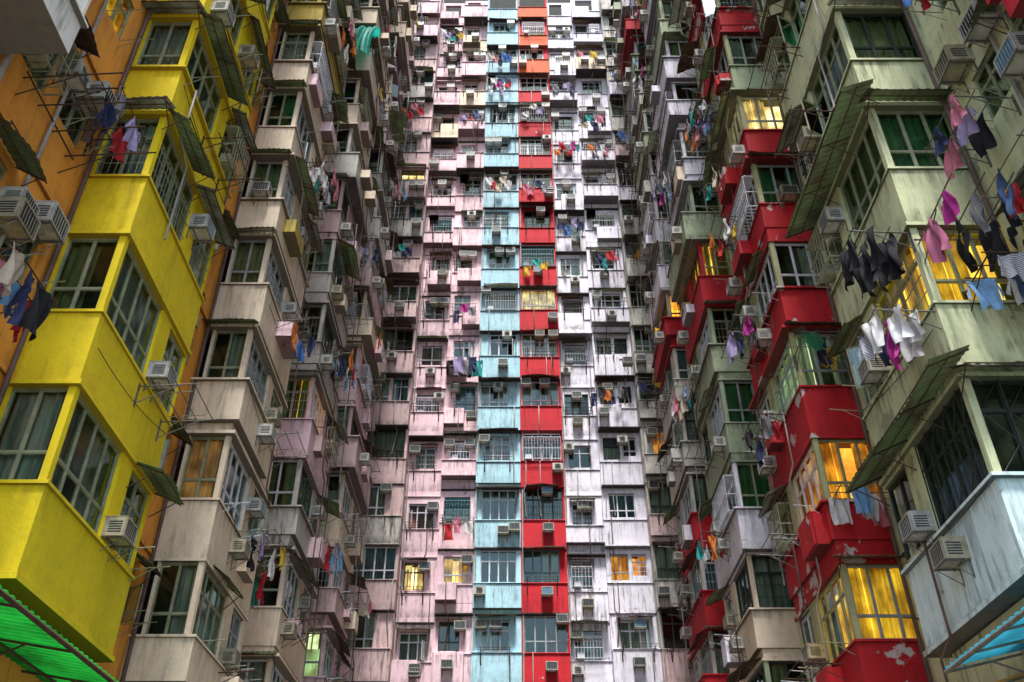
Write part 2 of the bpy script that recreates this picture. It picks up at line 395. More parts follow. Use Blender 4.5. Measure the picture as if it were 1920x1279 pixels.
def gar_mesh(kind,c,var):
    key=(kind,c,var)
    if key in GC: return GC[key]
    R=random.Random(len(kind)*7+var*13); mb=MB(); p1=R.uniform(0,6);p2=R.uniform(0,6); sk=R.uniform(-.12,.12)
    def wav(x,z,a=.045): return a*(.35-z)*math.sin(x*24+p1+z*2)+a*.9*math.sin(x*10+z*6+p2)
    if kind=='shirt':
        W=.24;H=.66
        mb.grid(lambda u,v:((-W+2*W*u)*(1+.08*math.sin(v*3+p1)-.08*v)+sk*v,wav(-W+2*W*u,-H*v),-.03*(2*abs(u-.5))**1.5-H*v-.03*math.sin(u*8+p1)*v-.05*math.sin(u*3.14)*(1-v)**6),14,12)
        for sx in (-1,1):
            mb.grid(lambda u,v,sx=sx:(sx*(W-.02+.10*u+.02*v*(1-u)-.06*v*u),wav(sx*W,-.3*u)+.02*math.sin(v*6),-.03-.34*u-.20*v*(1-.35*u)),6,4)
    elif kind=='trousers':
        mb.grid(lambda u,v:(-.18+.36*u,wav(-.19+.38*u,-.3*v),-.3*v-.02*math.sin(u*6+p1)*(1-v)),10,5)
        for sx in (-1,1):
            mb.grid(lambda u,v,sx=sx:(sx*(.004+.176*u)*(1-.12*v)+sk*v*v,wav(sx*.2*u,-.3-.7*v)+.04*math.sin(v*4+sx),-.3-.62*v-.03*sx*v+.01*math.sin(u*5)),6,9)
    elif kind=='towel':
        mb.grid(lambda u,v:((-.26+.52*u)*(1-.12*v),wav(-.28+.56*u,-.8*v,.05),-.78*v+.03*math.sin(u*9+p1)*v),16,9)
    elif kind=='dress':
        mb.grid(lambda u,v:((-.15+.30*u)*(1+.7*v)+sk*v,wav(-.2+.4*u,-1.0*v,.055),-.92*v+.03*math.sin(u*9+p1)*v-.07*math.sin(math.pi*u)*(1-v)**3),16,11)
        for sx in (-1,1): mb.grid(lambda u,v,sx=sx:(sx*(.14+.1*u),.01*math.sin(v*5),-.01-.16*u-.13*v),3,3)
    me=mb.mesh(kind,[CL[c]],True); GC[key]=me; return me
KLAB={'shirt':'short sleeved shirt hanging to dry from a wall rack','trousers':'pair of trousers hung by the waist to dry','towel':'towel hung to dry from a wall rack','dress':'loose dress hung to dry from a wall rack'}
def garment(F,u,d,z,kind,c,turn=0,sc=1):
    o=obj(kind,gar_mesh(kind,c,random.randint(0,3)),F.pt(u,d,z),F.th+turn+random.uniform(-.25,.25),None,label=c.replace('pinkstriped','pink striped')+' '+KLAB[kind],category='laundry',group='laundry hung out to dry')
    o.scale=(sc,sc,sc*random.uniform(.85,1.12))
RC={}
def rack_mesh(w,rm,perp):
    key=(w,rm.name,perp)
    if key in RC: return RC[key]
    mb=MB()
    if not perp:
        for x in (-w/2,w/2):
            mb.tube((x,.02,0),(x,-1.0,.05),.014); mb.tube((x,.02,-.35),(x,-.7,0.02),.011); mb.box(x-.03,x+.03,-.012,.01,-.4,.06)
        for y in (-.35,-.65,-.95): mb.tube((-w/2-.12,y,.05),(w/2+.12,y,.05),.011)
    else:
        for i in range(4):
            x=-w/2+w*i/3; mb.tube((x,.02,0),(x+.03*(i%2),-1.5,.12),.014)
        mb.tube((-w/2-.1,-.1,0.02),(w/2+.1,-.1,0.02),.016); mb.tube((-w/2,.0,-.4),(-w/2,-.8,.03),.012); mb.tube((w/2,.0,-.4),(w/2,-.8,.03),.012)
    me=mb.mesh('drying_rack',[rm]); RC[key]=me; return me
def rack(F,u,z,w=1.4,items=(),rm=None,perp=False,d=0,sc=.85):
    rm=rm or random.choice([STEEL,RUST])
    obj('drying_rack',rack_mesh(w,rm,perp),F.pt(u,d,z),F.th,None,label=('rusty' if rm is RUST else 'grey steel')+' clothes drying rack bracketed to the facade',category='clothes rack',group='clothes drying racks on the facades')
    n=len(items)
    for i,it in enumerate(items):
        kind,c=it
        if not perp:
            garment(F,u-w/2+w*(i+.5)/n,d+(.35,.65,.95)[(i*2+n)%3],z+.05,kind,c,0,sc)
        else:
            garment(F,u-w/2+w*(i%4)/3,d+.45+.6*(i//4),z+.05,kind,c,math.pi/2+random.uniform(-.3,.3),sc)
KINDS=['shirt','shirt','trousers','towel','dress','shirt']
CN=['black','navy','navy','white','white','white','grey','pink','pink','blue','denim','red','red','lilac','skyblue','orange','cream','striped','teal','yellow','magenta']
def ritems(n,cols=None): return [(random.choice(KINDS),random.choice(cols or CN)) for _ in range(n)]
# ------------------------------------------------------------ geometry constants (metres)
Z0=7.4; FH=3.0; PH=1.3
FL={}
def vis(y,z): return (z-1.6) < 1.72*y+2
def bay_building(name,side,Xf,Xr,Y0,Y1,Yend,label,fms,kmin=0,kmax=17,cm=None,lit={},awns={},recwin=True,seed=0,acv=None,styles=None,pal=(0,),ev=(0,.02),shm=None,palk={},fmk={}):
    s=1 if side=='L' else -1
    B=Bld(Xr,Y0,label,fms[0],fms); mb=B.mb
    W=abs(Xf-Xr); L=Y1-Y0
    SF=Face((Xf,Y0,0),(0,1,0),(s,0,0),90*s)
    FF=Face((min(Xf,Xr),Y0,0),(1,0,0),(0,-1,0),0)
    RF=Face((Xr,Y1,0),(0,1,0),(s,0,0),90*s)
    FL[name]={'side':SF,'front':FF,'rec':RF,'B':B,'W':W}
    rnd=random.Random(seed+3)
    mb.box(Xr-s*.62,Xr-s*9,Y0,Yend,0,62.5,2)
    if kmin>0: mb.box(Xr,Xr-s*.61,Y0,Y1+.3,0,Z0+FH*kmin-PH+.53,1)
    RF.box(mb,0,Yend-Y1,-.2,0,0,Z0-PH,1)
    if kmin==0: mb.box(Xr,Xf-s*.25,Y0+.25,Y1-.25,0,Z0-PH-.1,1)
    far=len(ev)>2
    for k in range(0,kmax+1):
        zs=Z0+FH*k; zb=zs-PH; zh=zs+FH-PH
        if k>=kmin:
            e=rnd.choice(ev); mi=palk.get(k,rnd.choice(pal)); lo=rnd.choice([0,0,.25,.45]) if far else 0
            first=(k==kmin and kmin>0)
            if first: lo=.62
            ya=Y0-e*rnd.choice([.3,1]); yb=Y1-(rnd.choice([0,0,.5,.9]) if far and e>.1 else 0)
            gm_=mi if shm is None else shm
            mb.box(Xr-s*.6,Xf+s*e,ya,yb,zb+.02+lo,zs,mi)
            if yb<Y1-.1: mb.box(Xr-s*.6,Xf-s*.01,yb,Y1-.012,zb+.02+lo,zs-.1,mi)
            if lo and not first: mb.box(Xr-s*.6,Xf-s*.02,Y0+.02,Y1-.02,zb+.02,zb+.02+lo,mi)
            lp=rnd.choice([.04,.05,.09])
            mb.box(Xr-s*.5,Xf+s*(e+lp),ya-lp,yb+.04,zs,zs+.055,mi)
            ex=rnd.choice([.035,.12,.22]) if far else .07
            if not first: mb.box(Xr-s*.55,Xf+s*ex,Y0-ex,Y1+.03,zb-.07,zb+.02,mi)
            za=zs+.055; zt=zh-.07
            if k<kmax:
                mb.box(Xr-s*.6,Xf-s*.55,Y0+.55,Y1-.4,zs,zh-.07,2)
                A=.06; Bq=.12
                if side=='L': fa,fb=A,W-Bq
                else: fa,fb=Bq,W-A
                v=vis(Y0,zs)
                strip(mb,FF,0,W,za,zt,[(fa,fb,za,zt)],gm_,.12)
                var=rnd.random()
                if var<.55 or k<4: wa=(.13,2.02); wb=(2.5,3.48)
                elif var<.78: wa=(.13,1.3); wb=(2.2,3.48)
                else: wa=(.8,2.0); wb=(2.6,3.3)
                strip(mb,SF,.125,L,za,zt,[(wa[0],wa[1],za,zt),(wb[0],wb[1],za+.12,zt-.06)],gm_,.16)
                mb.box(Xr,Xf-s*.17,Y1-.16,Y1-.005,za,zt,gm_)
                if v:
                    fm=fmk.get(k)
                    c=lit.get((k,'f')) or (rnd.choice(cm) if cm else None)
                    st=(styles or {}).get(k)
                    B.win(FF,fa,fb,za,zt,-.08,cm=c,fm=fm,style=st if st is not None else rnd.choice([3,3,3,2,3]))
                    c=lit.get((k,'s')) or (rnd.choice(cm) if cm else None)
                    B.win(SF,wa[0],wa[1],za,zt,-.08,cm=c,style=st,fm=fm)
                    c=lit.get((k,'t')) or (rnd.choice(cm+['none']) if cm else None)
                    B.win(SF,wb[0],wb[1],za+.12,zt-.06,-.08,cm=c,fm=fm)
                    if rnd.random()<.9: ac(SF,(wa[1]+wb[0])/2,zs+rnd.choice([.15,.3,.75]),0,acv)
                    if rnd.random()<(.65 if far else .25): ac(SF,rnd.choice([.5,1.5,3.0]),zs-.62,e,acv)
                    if k>3 and rnd.random()<.45: ac(FF,W/2,zs+rnd.choice([.08,1.0]),0,acv)
                    aw=awns.get(k,'r')
                    if aw=='r': aw=rnd.choice(['s','s','m','F','sF','m','ms','Fm','Fs'])
                    am=rnd.choice([AWG,AWR,AWC,AWG])
                    if 'S' in aw:
                        c1=rnd.uniform(1.6,2.3)
                        B.awn(SF,c1/2-.12,zh+rnd.uniform(.06,.16),c1,rnd.uniform(.45,.6),rnd.uniform(.18,.3),AWG)
                        B.awn(SF,(c1+L)/2+.05,zh+rnd.uniform(-.08,.1),L-c1-.1,rnd.uniform(.35,.55),rnd.uniform(.15,.35),rnd.choice([AWG,AWC,AWR]))
                    if 's' in aw: B.awn(SF,3.0,zh-.02,1.25,rnd.uniform(.4,.7),rnd.uniform(.2,.5),am)
                    if 'm' in aw: B.awn(SF,1.1,zh+.08,rnd.choice([1.3,2.1]),rnd.uniform(.35,.65),rnd.uniform(.15,.4),am)
                    if 'B' in aw: B.awn(SF,L/2-.25,zh+.14,L+.5,.68,.3,AWG)
                    if 'F' in aw: B.awn(FF,W/2,zh+.12,W+.3,.45,.2,am)
                    for _ in range(2):
                        if far and rnd.random()<.4:
                            u=rnd.uniform(.1,2.4); q=rnd.uniform(.4,1.1); SF.box(mb,u,u+q,e,e+rnd.uniform(.2,.42)+.01*_,zs-rnd.uniform(.4,.9),zs-.05-.1*_,rnd.choice(pal))
        Lr=Yend-Y1
        hw=[(.35,1.25,zs-.05,zs+1.25),(1.75,2.55,zs+.1,zs+1.2)] if recwin else []
        strip(mb,RF,0,Lr,zb,zh,hw,1,.2)
        if rnd.random()<.6 and far: RF.box(mb,.2,1.45,0.0,rnd.uniform(.3,.55),zb+.3,zs-.06,rnd.choice(pal))
        if k<kmax and recwin and vis(Y1,zs):
            for (a,b,c_,d_) in hw:
                B.win(RF,a,b,c_,d_,-.06,cm=lit.get((k,'r')) or (rnd.choice(cm) if cm else None))
            if rnd.random()<.7: ac(RF,1.5,zs+rnd.choice([.2,.6]),0,acv)
            if rnd.random()<.45: B.awn(RF,.8,zs+1.45,1.2,.55,.3,rnd.choice([AWG,AWR]))
            if rnd.random()<.35: B.awn(RF,2.1,zs+1.4,1.1,.5,.3,rnd.choice([AWG,AWC]))
        RF.box(mb,.0,Lr,0,.06,zb+.0,zb+.1,1)
    for (u,r,m) in ((.14,.055,PIPEM),(Lr-.2,.045,PIPER),(1.6,.035,PIPEM)):
        x=Xr+s*(r+.05); B.pipe([(x,Y1+u,0),(x,Y1+u,61)],r,m)
    for k in range(kmin,18):
        z=Z0+FH*k-.5
        if rnd.random()<.5 and vis(Y0,z):
            p=SF.pt(rnd.uniform(0,.4),.03+max(ev),z+.2+rnd.uniform(-.4,.5)); q=SF.pt(L,.03+max(ev),z+.3+rnd.uniform(-.3,.4))
            B.pipe([p.lerp(q,t/8)-Vector((0,0,.14*4*(t/8)*(1-t/8))) for t in range(9)],.009,CABLE,4,'cable')
        for _ in range(2 if far else 1):
            if rnd.random()<.45 and vis(Y0,z):
                e2=max(ev); u=rnd.uniform(.3,3.0); B.pipe([SF.pt(u,.0,z+.6),SF.pt(u,.1+e2,z+.55),SF.pt(u,.1+e2,z-.9),SF.pt(u+.5,.1+e2,z-1.1),SF.pt(u+.5,.1+e2,z-3)],.022,rnd.choice([PIPEM,PIPER]),6,'waste_pipe')
    return B
W=wallmat
yel=W('yellow_wall_paint',(.90,.69,.006),.24,0,var=.06,gcol=(.3,.19,.005),seed=1)
ora=W('orange_wall_paint',(.90,.37,.05),.35,0,var=.1,gcol=(.25,.1,.02),seed=2)
crw=W('warm_white_wall_paint',(.84,.80,.70),.3,.05,(.5,.45,.35),var=.1,seed=16)
cre=W('cream_wall_paint',(.92,.77,.57),.3,.14,(.5,.45,.35),var=.12,seed=3)
olv=W('olive_wall_paint',(.58,.44,.07),.5,.1,var=.3,seed=4)
pnk=W('pink_wall_paint',(.94,.68,.73),.55,.2,(.5,.38,.38),var=.16,gcol=(.08,.045,.045),seed=5)
pnk2=W('dusty_pink_wall_paint',(.76,.55,.53),.6,.2,(.4,.36,.3),var=.3,seed=6)
whb=W('offwhite_wall_paint',(.90,.88,.97),.55,.3,(.48,.42,.44),var=.16,gcol=(.06,.05,.05),seed=7)
blu=W('pale_blue_wall_paint',(.45,.74,.84),.42,.28,(.65,.65,.62),var=.12,seed=8)
red=W('red_wall_paint',(.60,.006,.018),.35,.14,(.6,.52,.48),var=.15,gcol=(.07,.005,.007),seed=9)
redp=W('peeling_red_wall_paint',(.56,.006,.013),.35,.74,(.6,.5,.47),var=.15,gcol=(.05,.007,.007),seed=10)
gry=W('grey_wall_render',(.62,.60,.53),.7,.3,(.3,.28,.25),var=.3,seed=11)
gwh=W('greenish_white_wall_paint',(.68,.71,.42),.65,.4,(.34,.35,.2),var=.15,gcol=(.06,.065,.025),seed=12)
twh=W('weathered_white_wall_paint',(.76,.93,.92),.38,.42,(.4,.38,.3),var=.1,seed=13)
gdk=W('stained_olive_wall_render',(.5,.49,.25),.7,.3,(.25,.24,.14),var=.3,seed=14)
grn=W('green_grey_wall_paint',(.42,.5,.32),.7,.3,(.36,.36,.28),var=.3,seed=15)
SM={}
def BB(name,mats,*a,**k):
    SM[name]=mats; return bay_building(name,*a,**k)
FE=(.03,.12,.25,.42)
BB('L0',[crw,ora,INT],'L',-6.45,-7.5,4.75,8.30,11.4,'cream upper bay and orange apartment wall with old windows',[F_OL,F_BR],kmin=2,
   cm=['olive','grey','cream'],lit={(3,'r'):'litY'},awns={2:'',3:''},seed=1)
BB('L1',[yel,ora,INT],'L',-6.46,-7.5,11.4,14.9,18.07,'bright yellow bay windows stacked on an orange apartment block',[F_OL],
   cm=['olive','white','olive','green','grey','none'],awns={0:'s',1:'',2:'SF',3:'SF',4:'SF',5:'S',6:'S'},seed=2,styles={1:3,2:2})
BB('L2',[cre,ora,INT,pnk,olv],'L',-6.38,-7.35,18.07,21.75,24.7,'cream apartment block with projecting bays and olive canopies',[F_OL,F_OL,F_GR,F_WH],
   cm=['green','cream','olive','white','none'],lit={(1,'f'):'litC'},awns={0:'m',1:'',4:'SF',5:'F',7:'SF',8:'S'},seed=3,pal=(0,0,0,3,4),ev=(.02,.06,.16),palk={0:0,1:0,2:0,3:0,4:0})
BB('L3',[pnk2,olv,INT,cre,pnk,gry],'L',-6.38,-7.6,24.7,28.4,31.4,'dusty pink apartment block with stained bays and awnings',[F_GR,F_OL,F_WH,F_DK],
   cm=['white','cream','olive','green','grey','none'],lit={(3,'s'):'litO'},seed=4,pal=(0,3,4,5,3),ev=FE)
BB('L4',[pnk2,gry,INT,cre,pnk,gry],'L',-6.4,-7.6,31.4,35.05,38.2,'stained pink apartment block with cluttered bay windows',[F_GR,F_WH,F_DK],
   cm=['white','blue','white','grey','none'],lit={(1,'f'):'litG'},seed=5,pal=(0,3,4,5,4),ev=FE)
BB('R0',[red,gwh,INT],'R',6.98,8.0,4.5,7.7,11.2,'red upper bay beside greenish white wall with caged windows',[F_OL,F_DK],kmin=2,
   cm=['olive','green','none'],awns={2:'',3:'F'},seed=6)
BB('R1',[twh,gwh,INT,gwh],'R',6.6,8.1,11.2,14.65,18.2,'weathered white apartment block with green corrugated canopies',[F_OL,F_OL,F_DK],
   cm=['olive','green','olive','none','white'],lit={(1,'f'):'litY',(1,'s'):'litY'},awns={0:'BF',1:'s',2:'BF',3:'sF',4:'SF',5:'m'},seed=7,styles={0:5,2:3},palk={0:0,1:3,2:3,3:3,4:3,5:3,6:3},fmk={0:F_DK},shm=3)
BB('R2',[redp,gdk,INT,gdk,grn],'R',6.85,8.35,18.2,21.8,24.9,'peeling red bay windows stacked on an apartment block',[F_OL,F_GR,F_WH],
   cm=['white','cream','green','olive','none'],lit={(0,'f'):'litY',(0,'s'):'litY',(1,'f'):'litO',(1,'s'):'litO',(2,'s'):'litG',(5,'f'):'litW',(5,'s'):'litW'},awns={0:'F',2:'F',4:'F',5:'S'},seed=8,shm=3,ev=(.0,.02,.06),palk={6:4,9:4,11:4})
BB('R3',[gry,olv,INT,whb,grn,cre,red],'R',6.75,8.35,24.9,28.5,31.5,'grey stained apartment block with cluttered bays and laundry',[F_GR,F_OL,F_WH,F_DK],
   cm=['white','green','blue','olive','none'],lit={(5,'t'):'litP',(5,'s'):'litP'},seed=9,pal=(0,3,4,3,5),ev=FE,palk={5:6,4:4},awns={5:'',4:'F',6:''})
BB('R4',[gry,gry,INT,red,whb,grn],'R',6.8,8.35,31.5,35.0,38.2,'grey apartment block with red painted parapets and cluttered bays',[F_GR,F_WH,F_DK],
   cm=['white','blue','white','grey','none'],lit={(6,'s'):'litP',(6,'f'):'litP'},seed=10,pal=(0,4,4,5,0),ev=FE,shm=0,palk={1:3,2:3,3:3,4:0,6:3,13:3},awns={6:'',5:''})
# ---- back wing
YB=39.75
def back_cols(name,cols,mats,label,fms,cm,lit={},seed=0):
    x0=cols[0]['x'][0]; B=Bld(x0,cols[0]['y'],label,fms[0],fms); mb=B.mb
    rnd=random.Random(seed); x1=cols[-1]['x'][1]
    mb.box(x0,x1,YB,YB+9,0,62.6,2)
    for ci,C in enumerate(cols):
        xa,xb=C['x']; Y=C['y']; w=xb-xa; zo=C.get('zo',0)
        F=Face((xa,Y,0),(1,0,0),(0,-1,0),0); FL[name+str(ci)]={'front':F,'B':B}
        mb.box(xa,xb,Y+.05,YB-.01,0,Z0-PH+zo,C['m'])
        for k in range(0,18):
            zs=Z0+FH*k+zo; zb=zs-PH; zh=zs+FH-PH
            pj=rnd.choice(C['pj'] if k<7 else C['pj']+C.get('pjt',[])); mi=C['m']
            if k in C.get('alt',{}): mi=C['alt'][k]
            elif rnd.random()<C.get('pp',0): mi=rnd.choice(C['pl'])
            lo=rnd.choice(C.get('plo',[0])) if pj>0 else 0
            part=False
            if pj>0:
                part=rnd.random()<C.get('part',0)
                cut=rnd.uniform(.55,.8)
                pa,pb=(xa,xb) if not part else rnd.choice([(xa,xa+w*cut),(xa+w*(1-cut),xb)])
                mb.box(pa,pb,Y-pj,YB-.01,zb+.012+lo,zs,mi)
                if lo: mb.box(xa,xb,Y,YB-.02,zb+.012,zb+.011+lo,mi)
                if part:
                    q=(pb,xb) if pa==xa else (xa,pa)
                    mb.box(q[0],q[1],Y,YB-.015,zb+.012+lo,zs-.002,mi)
            else: mb.box(xa,xb,Y,YB-.01,zb+.012,zs,mi)
            mb.box(xa+.004,xb-.004,Y-(pj if not part else 0)-.05,Y+.1,zs,zs+.05,mi)
            mb.box(xa+.004,xb-.004,Y-rnd.choice([.06,.1,.25]) if pj<=0 or lo>0 else Y-pj-.04,Y+.1,zb-.06,zb+.012,3 if rnd.random()<C.get('dk',.3) else mi)
            wins=rnd.choice(C['w'])
            za=zs+.05; zt=zh-.06
            holes=[(a,b,za+c,za+d if d>0 else zt) for (a,b,c,d) in wins]
            strip(mb,F,0,w,za,zt,holes,C['m'],.2)
            mb.box(xa,xa+.12,Y+.2,YB-.01,za,zt,C['m']); mb.box(xb-.12,xb,Y+.2,YB-.01,za,zt,C['m'])
            if k<17:
                for (a,b,c,d) in holes:
                    l=lit.get((ci,k))
                    B.win(F,a,b,c,d,-.1,cm=l or rnd.choice(cm))
                if k>0:
                    for _ in range(2):
                        if rnd.random()<C.get('ac',.72):
                            a,b,c,d=rnd.choice(holes)
                            u=rnd.choice([a-.02,b+.02,(a+b)/2,(a+b)/2+.2]); u=min(max(u,.3),w-.3)
                            zz=d-.42 if u in(a-.02,b+.02) else rnd.choice([d-.4,zs-.6,zs-.75,d-.4])
                            ac(F,u,zz,(pj if zz<zs else 0),sc=.8)
                            if _==0 and zz>zs and rnd.random()<.4: break
                if k>0 and rnd.random()<C.get('aw',.35):
                    B.awn(F,w/2,zh+rnd.uniform(-.05,.1),w*rnd.uniform(.7,.97),rnd.uniform(.35,.6),rnd.uniform(.1,.25),rnd.choice([AWR,AWR,AWG,AWC]))
                elif k>0 and rnd.random()<.45:
                    a,b,c,d=holes[0]; B.awn(F,(a+b)/2,d+.14,b-a+.25,rnd.uniform(.3,.5),.12,rnd.choice([AWR,AWG,AWC]))
                if k>0 and rnd.random()<.45:
                    a,b,c,d=holes[0]; rack(F,(a+b)/2,zs-.1,round(min(1.3,b-a),1),(),RUST,False,pj,1)
            for _ in range(2):
                if rnd.random()<.35:
                    u=rnd.uniform(.1,w-.1); B.pipe([F.pt(u,.0,zs+.1),F.pt(u,pj+.08,zs),F.pt(u,pj+.08,zs-1.2),F.pt(u+rnd.uniform(-.2,.2),.08,zs-1.5),F.pt(u,.08,zs-2.8)],.022,rnd.choice([PIPEM,PIPER]),5,'waste_pipe')
        if ci==0: B.pipe([(xa+.08,Y-.06,0),(xa+.08,Y-.06,61)],.035,PIPEM,6)
    B.finish(mats)
DK=plain('sooty_concrete_ledge',(.045,.036,.033),.9,0,.6,3)
wB=[[(.28,1.38,.1,1.3)],[(.2,1.4,.0,1.25)],[(.35,1.3,.1,1.25)],[(.2,1.1,.1,1.35)],[(.5,1.5,0,1.45)]]
wA=[[(.12,1.98,0,-1)],[(.12,1.3,0,-1)],[(.5,1.9,.1,1.45)],[(.12,1.0,0,-1),(1.15,1.95,0,-1)]]
back_cols('A',[dict(x=(-7.1,-5.0),y=38.25,m=0,pj=[.0,.15,.3],pjt=[.5,.6],plo=[0,0,.3],w=wA,aw=.5,dk=.6,pp=.5,pl=[0,4,1])],
   [pnk2,gry,INT,DK,pnk],'stained pink bay column with dark awnings and steel windows',[F_GR,F_WH,F_DK],['white','blue','white','grey','none'],seed=21,lit={(0,11):'litW'})
back_cols('B',[dict(x=(-5.0,-3.35),y=39.0,m=0,pj=[0,.3,.45,.0],pjt=[.65,.7],plo=[0,.3,.5],w=wB,zo=-.25,aw=.12,part=.5,dk=.55,alt={13:1}),
   dict(x=(-3.35,-1.7),y=39.05,m=0,pj=[.0,.35,.45,.45],pjt=[.7,.65],plo=[0,.4,.5],w=wB,zo=.12,aw=.12,part=.5,dk=.55,alt={14:1,16:1})],
   [pnk,cre,INT,DK],'pale pink apartment block with small casement windows',[F_WH,F_GR,F_WH,F_DK,F_TL],['white','white','none','grey','blue','pink'],seed=22,lit={(0,3):'litW',(1,3):'litY'})
wD=[[(.3,1.9,0,-1)],[(.12,1.98,0,-1)],[(.55,1.95,.05,-1)],[(.12,1.5,0,1.4)],[(.4,1.6,.1,1.4)]]
back_cols('D',[dict(x=(-1.7,.405),y=38.66,m=0,pj=[.02,.1,.2],pjt=[.3],w=wD,aw=.45,dk=.7,plo=[0,0,.2],alt={})],
   [blu,whb,INT,DK],'pale blue apartment column with white window frames',[F_WH,F_WH,F_GR],['blue','white','white','none','grey'],seed=23,lit={})
back_cols('E',[dict(x=(.405,2.44),y=38.6,m=0,pj=[.03,.1,.2],pjt=[.3],w=[[(.12,1.93,0,-1)],[(.12,1.93,0,-1)],[(.12,1.7,.05,-1)],[(.3,1.8,.05,1.45)]],aw=.5,dk=.7,plo=[0,0,.2],alt={17:4,16:4,15:4})],
   [red,ora,INT,DK,W('orange_red_wall_paint',(.82,.13,.03),.3,.1,seed=19)],'red painted apartment column with wide aluminium windows',[F_WH,F_GR,F_WH,F_TL,F_DK],['grey','grey','cream','none','blue','pink','white'],seed=24,lit={(0,8):'litW'})
back_cols('F',[dict(x=(2.44,4.2),y=39.0,m=0,pj=[0,.3,.45,0],pjt=[.65,.7],plo=[0,.3,.5],w=wB,zo=-.2,aw=.12,part=.5,dk=.55),
   dict(x=(4.2,6.2),y=38.85,m=0,pj=[.0,.35,.45],pjt=[.7],plo=[0,.4],w=[[(.3,1.5,.1,1.3)],[(.4,1.7,0,1.3)],[(.2,1.0,.1,1.3),(1.15,1.8,.3,1.3)]],zo=.15,aw=.2,part=.5,dk=.55,alt={15:1})],
   [whb,cre,INT,DK],'off white apartment block with small casement windows',[F_WH,F_GR,F_DK,F_WH],['white','white','none','grey','blue'],seed=25,lit={(1,3):'litO'})
back_cols('H',[dict(x=(6.2,8.35),y=38.2,m=0,pj=[.0,.15,.3],pjt=[.5,.6],plo=[0,0,.3],w=wA,aw=.5,dk=.6,zo=.05,pp=.5,pl=[0,4,1])],
   [gry,pnk2,INT,DK,whb],'grey bay column with dark awnings and steel windows',[F_GR,F_WH,F_DK],['white','blue','white','grey','none'],seed=26,lit={(0,5):'litO'})
for n,m in SM.items(): FL[n]['B'].finish(m)
zk=lambda k:Z0+FH*k
ac(FL['L0']['rec'],2.2,zk(1)+.9,0,0,.9); ac(FL['L0']['rec'],1.5,zk(1)+.3,0,1,.9); ac(FL['L0']['rec'],2.3,zk(2)+.9,0,0,.9)
ac(FL['E0']['front'],.75,zk(1)-.25,.1,3,1.0)
ac(FL['R0']['rec'],1.5,zk(2)+1.2,0,0,.9); ac(FL['R0']['rec'],2.5,zk(2)+1.4,0,1,.9); ac(FL['R0']['rec'],1.1,zk(2)-.2,0,2,.9)
make_acs()
# ------------------------------------------------------------ laundry placed on racks
L=FL
rack(L['L0']['rec'],1.35,zk(1)-.75,1.1,[('towel','cream'),('shirt','pink'),('towel','pink'),('trousers','navy'),('shirt','skyblue'),('trousers','denim'),('towel','black'),('shirt','red')],RUST,sc=.9)
rack(L['L0']['rec'],2.2,zk(2)+.6,1.1,[('shirt','grey'),('towel','navy'),('trousers','brown'),('shirt','lilac'),('shirt','red')],RUST)
rack(L['L0']['rec'],1.5,zk(2)-.3,1.6,[],RUST,True)
rack(L['R1']['side'],.42,zk(1)+1.55,.75,[('towel','black'),('dress','black'),('shirt','black'),('dress','black'),('towel','black'),('shirt','black'),('towel','black')],STEEL,sc=1.0)
rack(L['R1']['front'],.75,zk(1)+1.25,1.4,[('dress','pinkstriped'),('trousers','black'),('dress','black'),('trousers','black'),('shirt','magenta'),('trousers','grey'),('towel','black'),('shirt','denim')],STEEL,True)
rack(L['R1']['side'],.42,zk(1)-.1,.75,[('towel','white'),('shirt','white'),('towel','white'),('dress','magenta'),('towel','white'),('shirt','striped'),('shirt','navy')],STEEL)
rack(L['R1']['front'],1.1,zk(1)+.2,1.2,[('shirt','skyblue'),('shirt','striped'),('trousers','denim'),('shirt','white'),('shirt','blue'),('shirt','pink')],RUST)
rack(L['R0']['rec'],2.4,zk(2)-.1,1.1,[('shirt','pink'),('shirt','lilac'),('towel','black'),('shirt','navy'),('shirt','pink')],STEEL)
rack(L['R0']['rec'],1.4,zk(3)-.1,1.4,[('shirt','black'),('shirt','white'),('trousers','navy'),('shirt','blue'),('shirt','red')],STEEL)
rack(L['R0']['rec'],1.5,zk(1)+.9,1.2,[('shirt','skyblue'),('towel','white'),('trousers','denim'),('shirt','red')],STEEL)
rack(L['R2']['front'],.8,zk(1)-.1,1.6,[('towel','white'),('towel','skyblue'),('shirt','white'),('shirt','pink'),('towel','cream'),('shirt','yellow')],STEEL)
rack(L['R2']['front'],.7,zk(2)+.9,1.4,[('shirt','green'),('trousers','navy'),('shirt','yellow'),('shirt','blue'),('towel','black')],STEEL)
rack(L['R2']['side'],1.6,zk(3)-.1,1.2,[('shirt','magenta'),('trousers','black'),('dress','lilac'),('towel','navy')],STEEL)
rack(L['R2']['side'],2.6,zk(6)+.2,1.4,ritems(4),STEEL)
rack(L['L2']['side'],2.2,zk(1)-.05,1.5,[('shirt','lilac'),('trousers','black'),('shirt','yellow'),('towel','white')],STEEL)
rack(L['L2']['rec'],.9,zk(1)+.2,1.2,ritems(3),RUST)
rack(L['L3']['side'],1.2,zk(4)-.1,1.4,[('trousers','navy'),('towel','black'),('shirt','red'),('shirt','skyblue')],STEEL)
rack(L['B1']['front'],.9,zk(7)-.35,1.6,[('trousers','black'),('towel','grey'),('towel','lilac'),('towel','grey'),('trousers','black'),('trousers','navy'),('towel','teal')],STEEL,False,.1,1.1)
rack(L['B1']['front'],.8,zk(8)+.1,1.2,[('trousers','navy'),('shirt','magenta'),('shirt','grey')],STEEL,False,.1)
rack(L['F1']['front'],.6,zk(6)+.8,1.7,[('trousers','navy'),('shirt','black'),('shirt','orange'),('trousers','navy'),('shirt','grey'),('shirt','black')],STEEL)
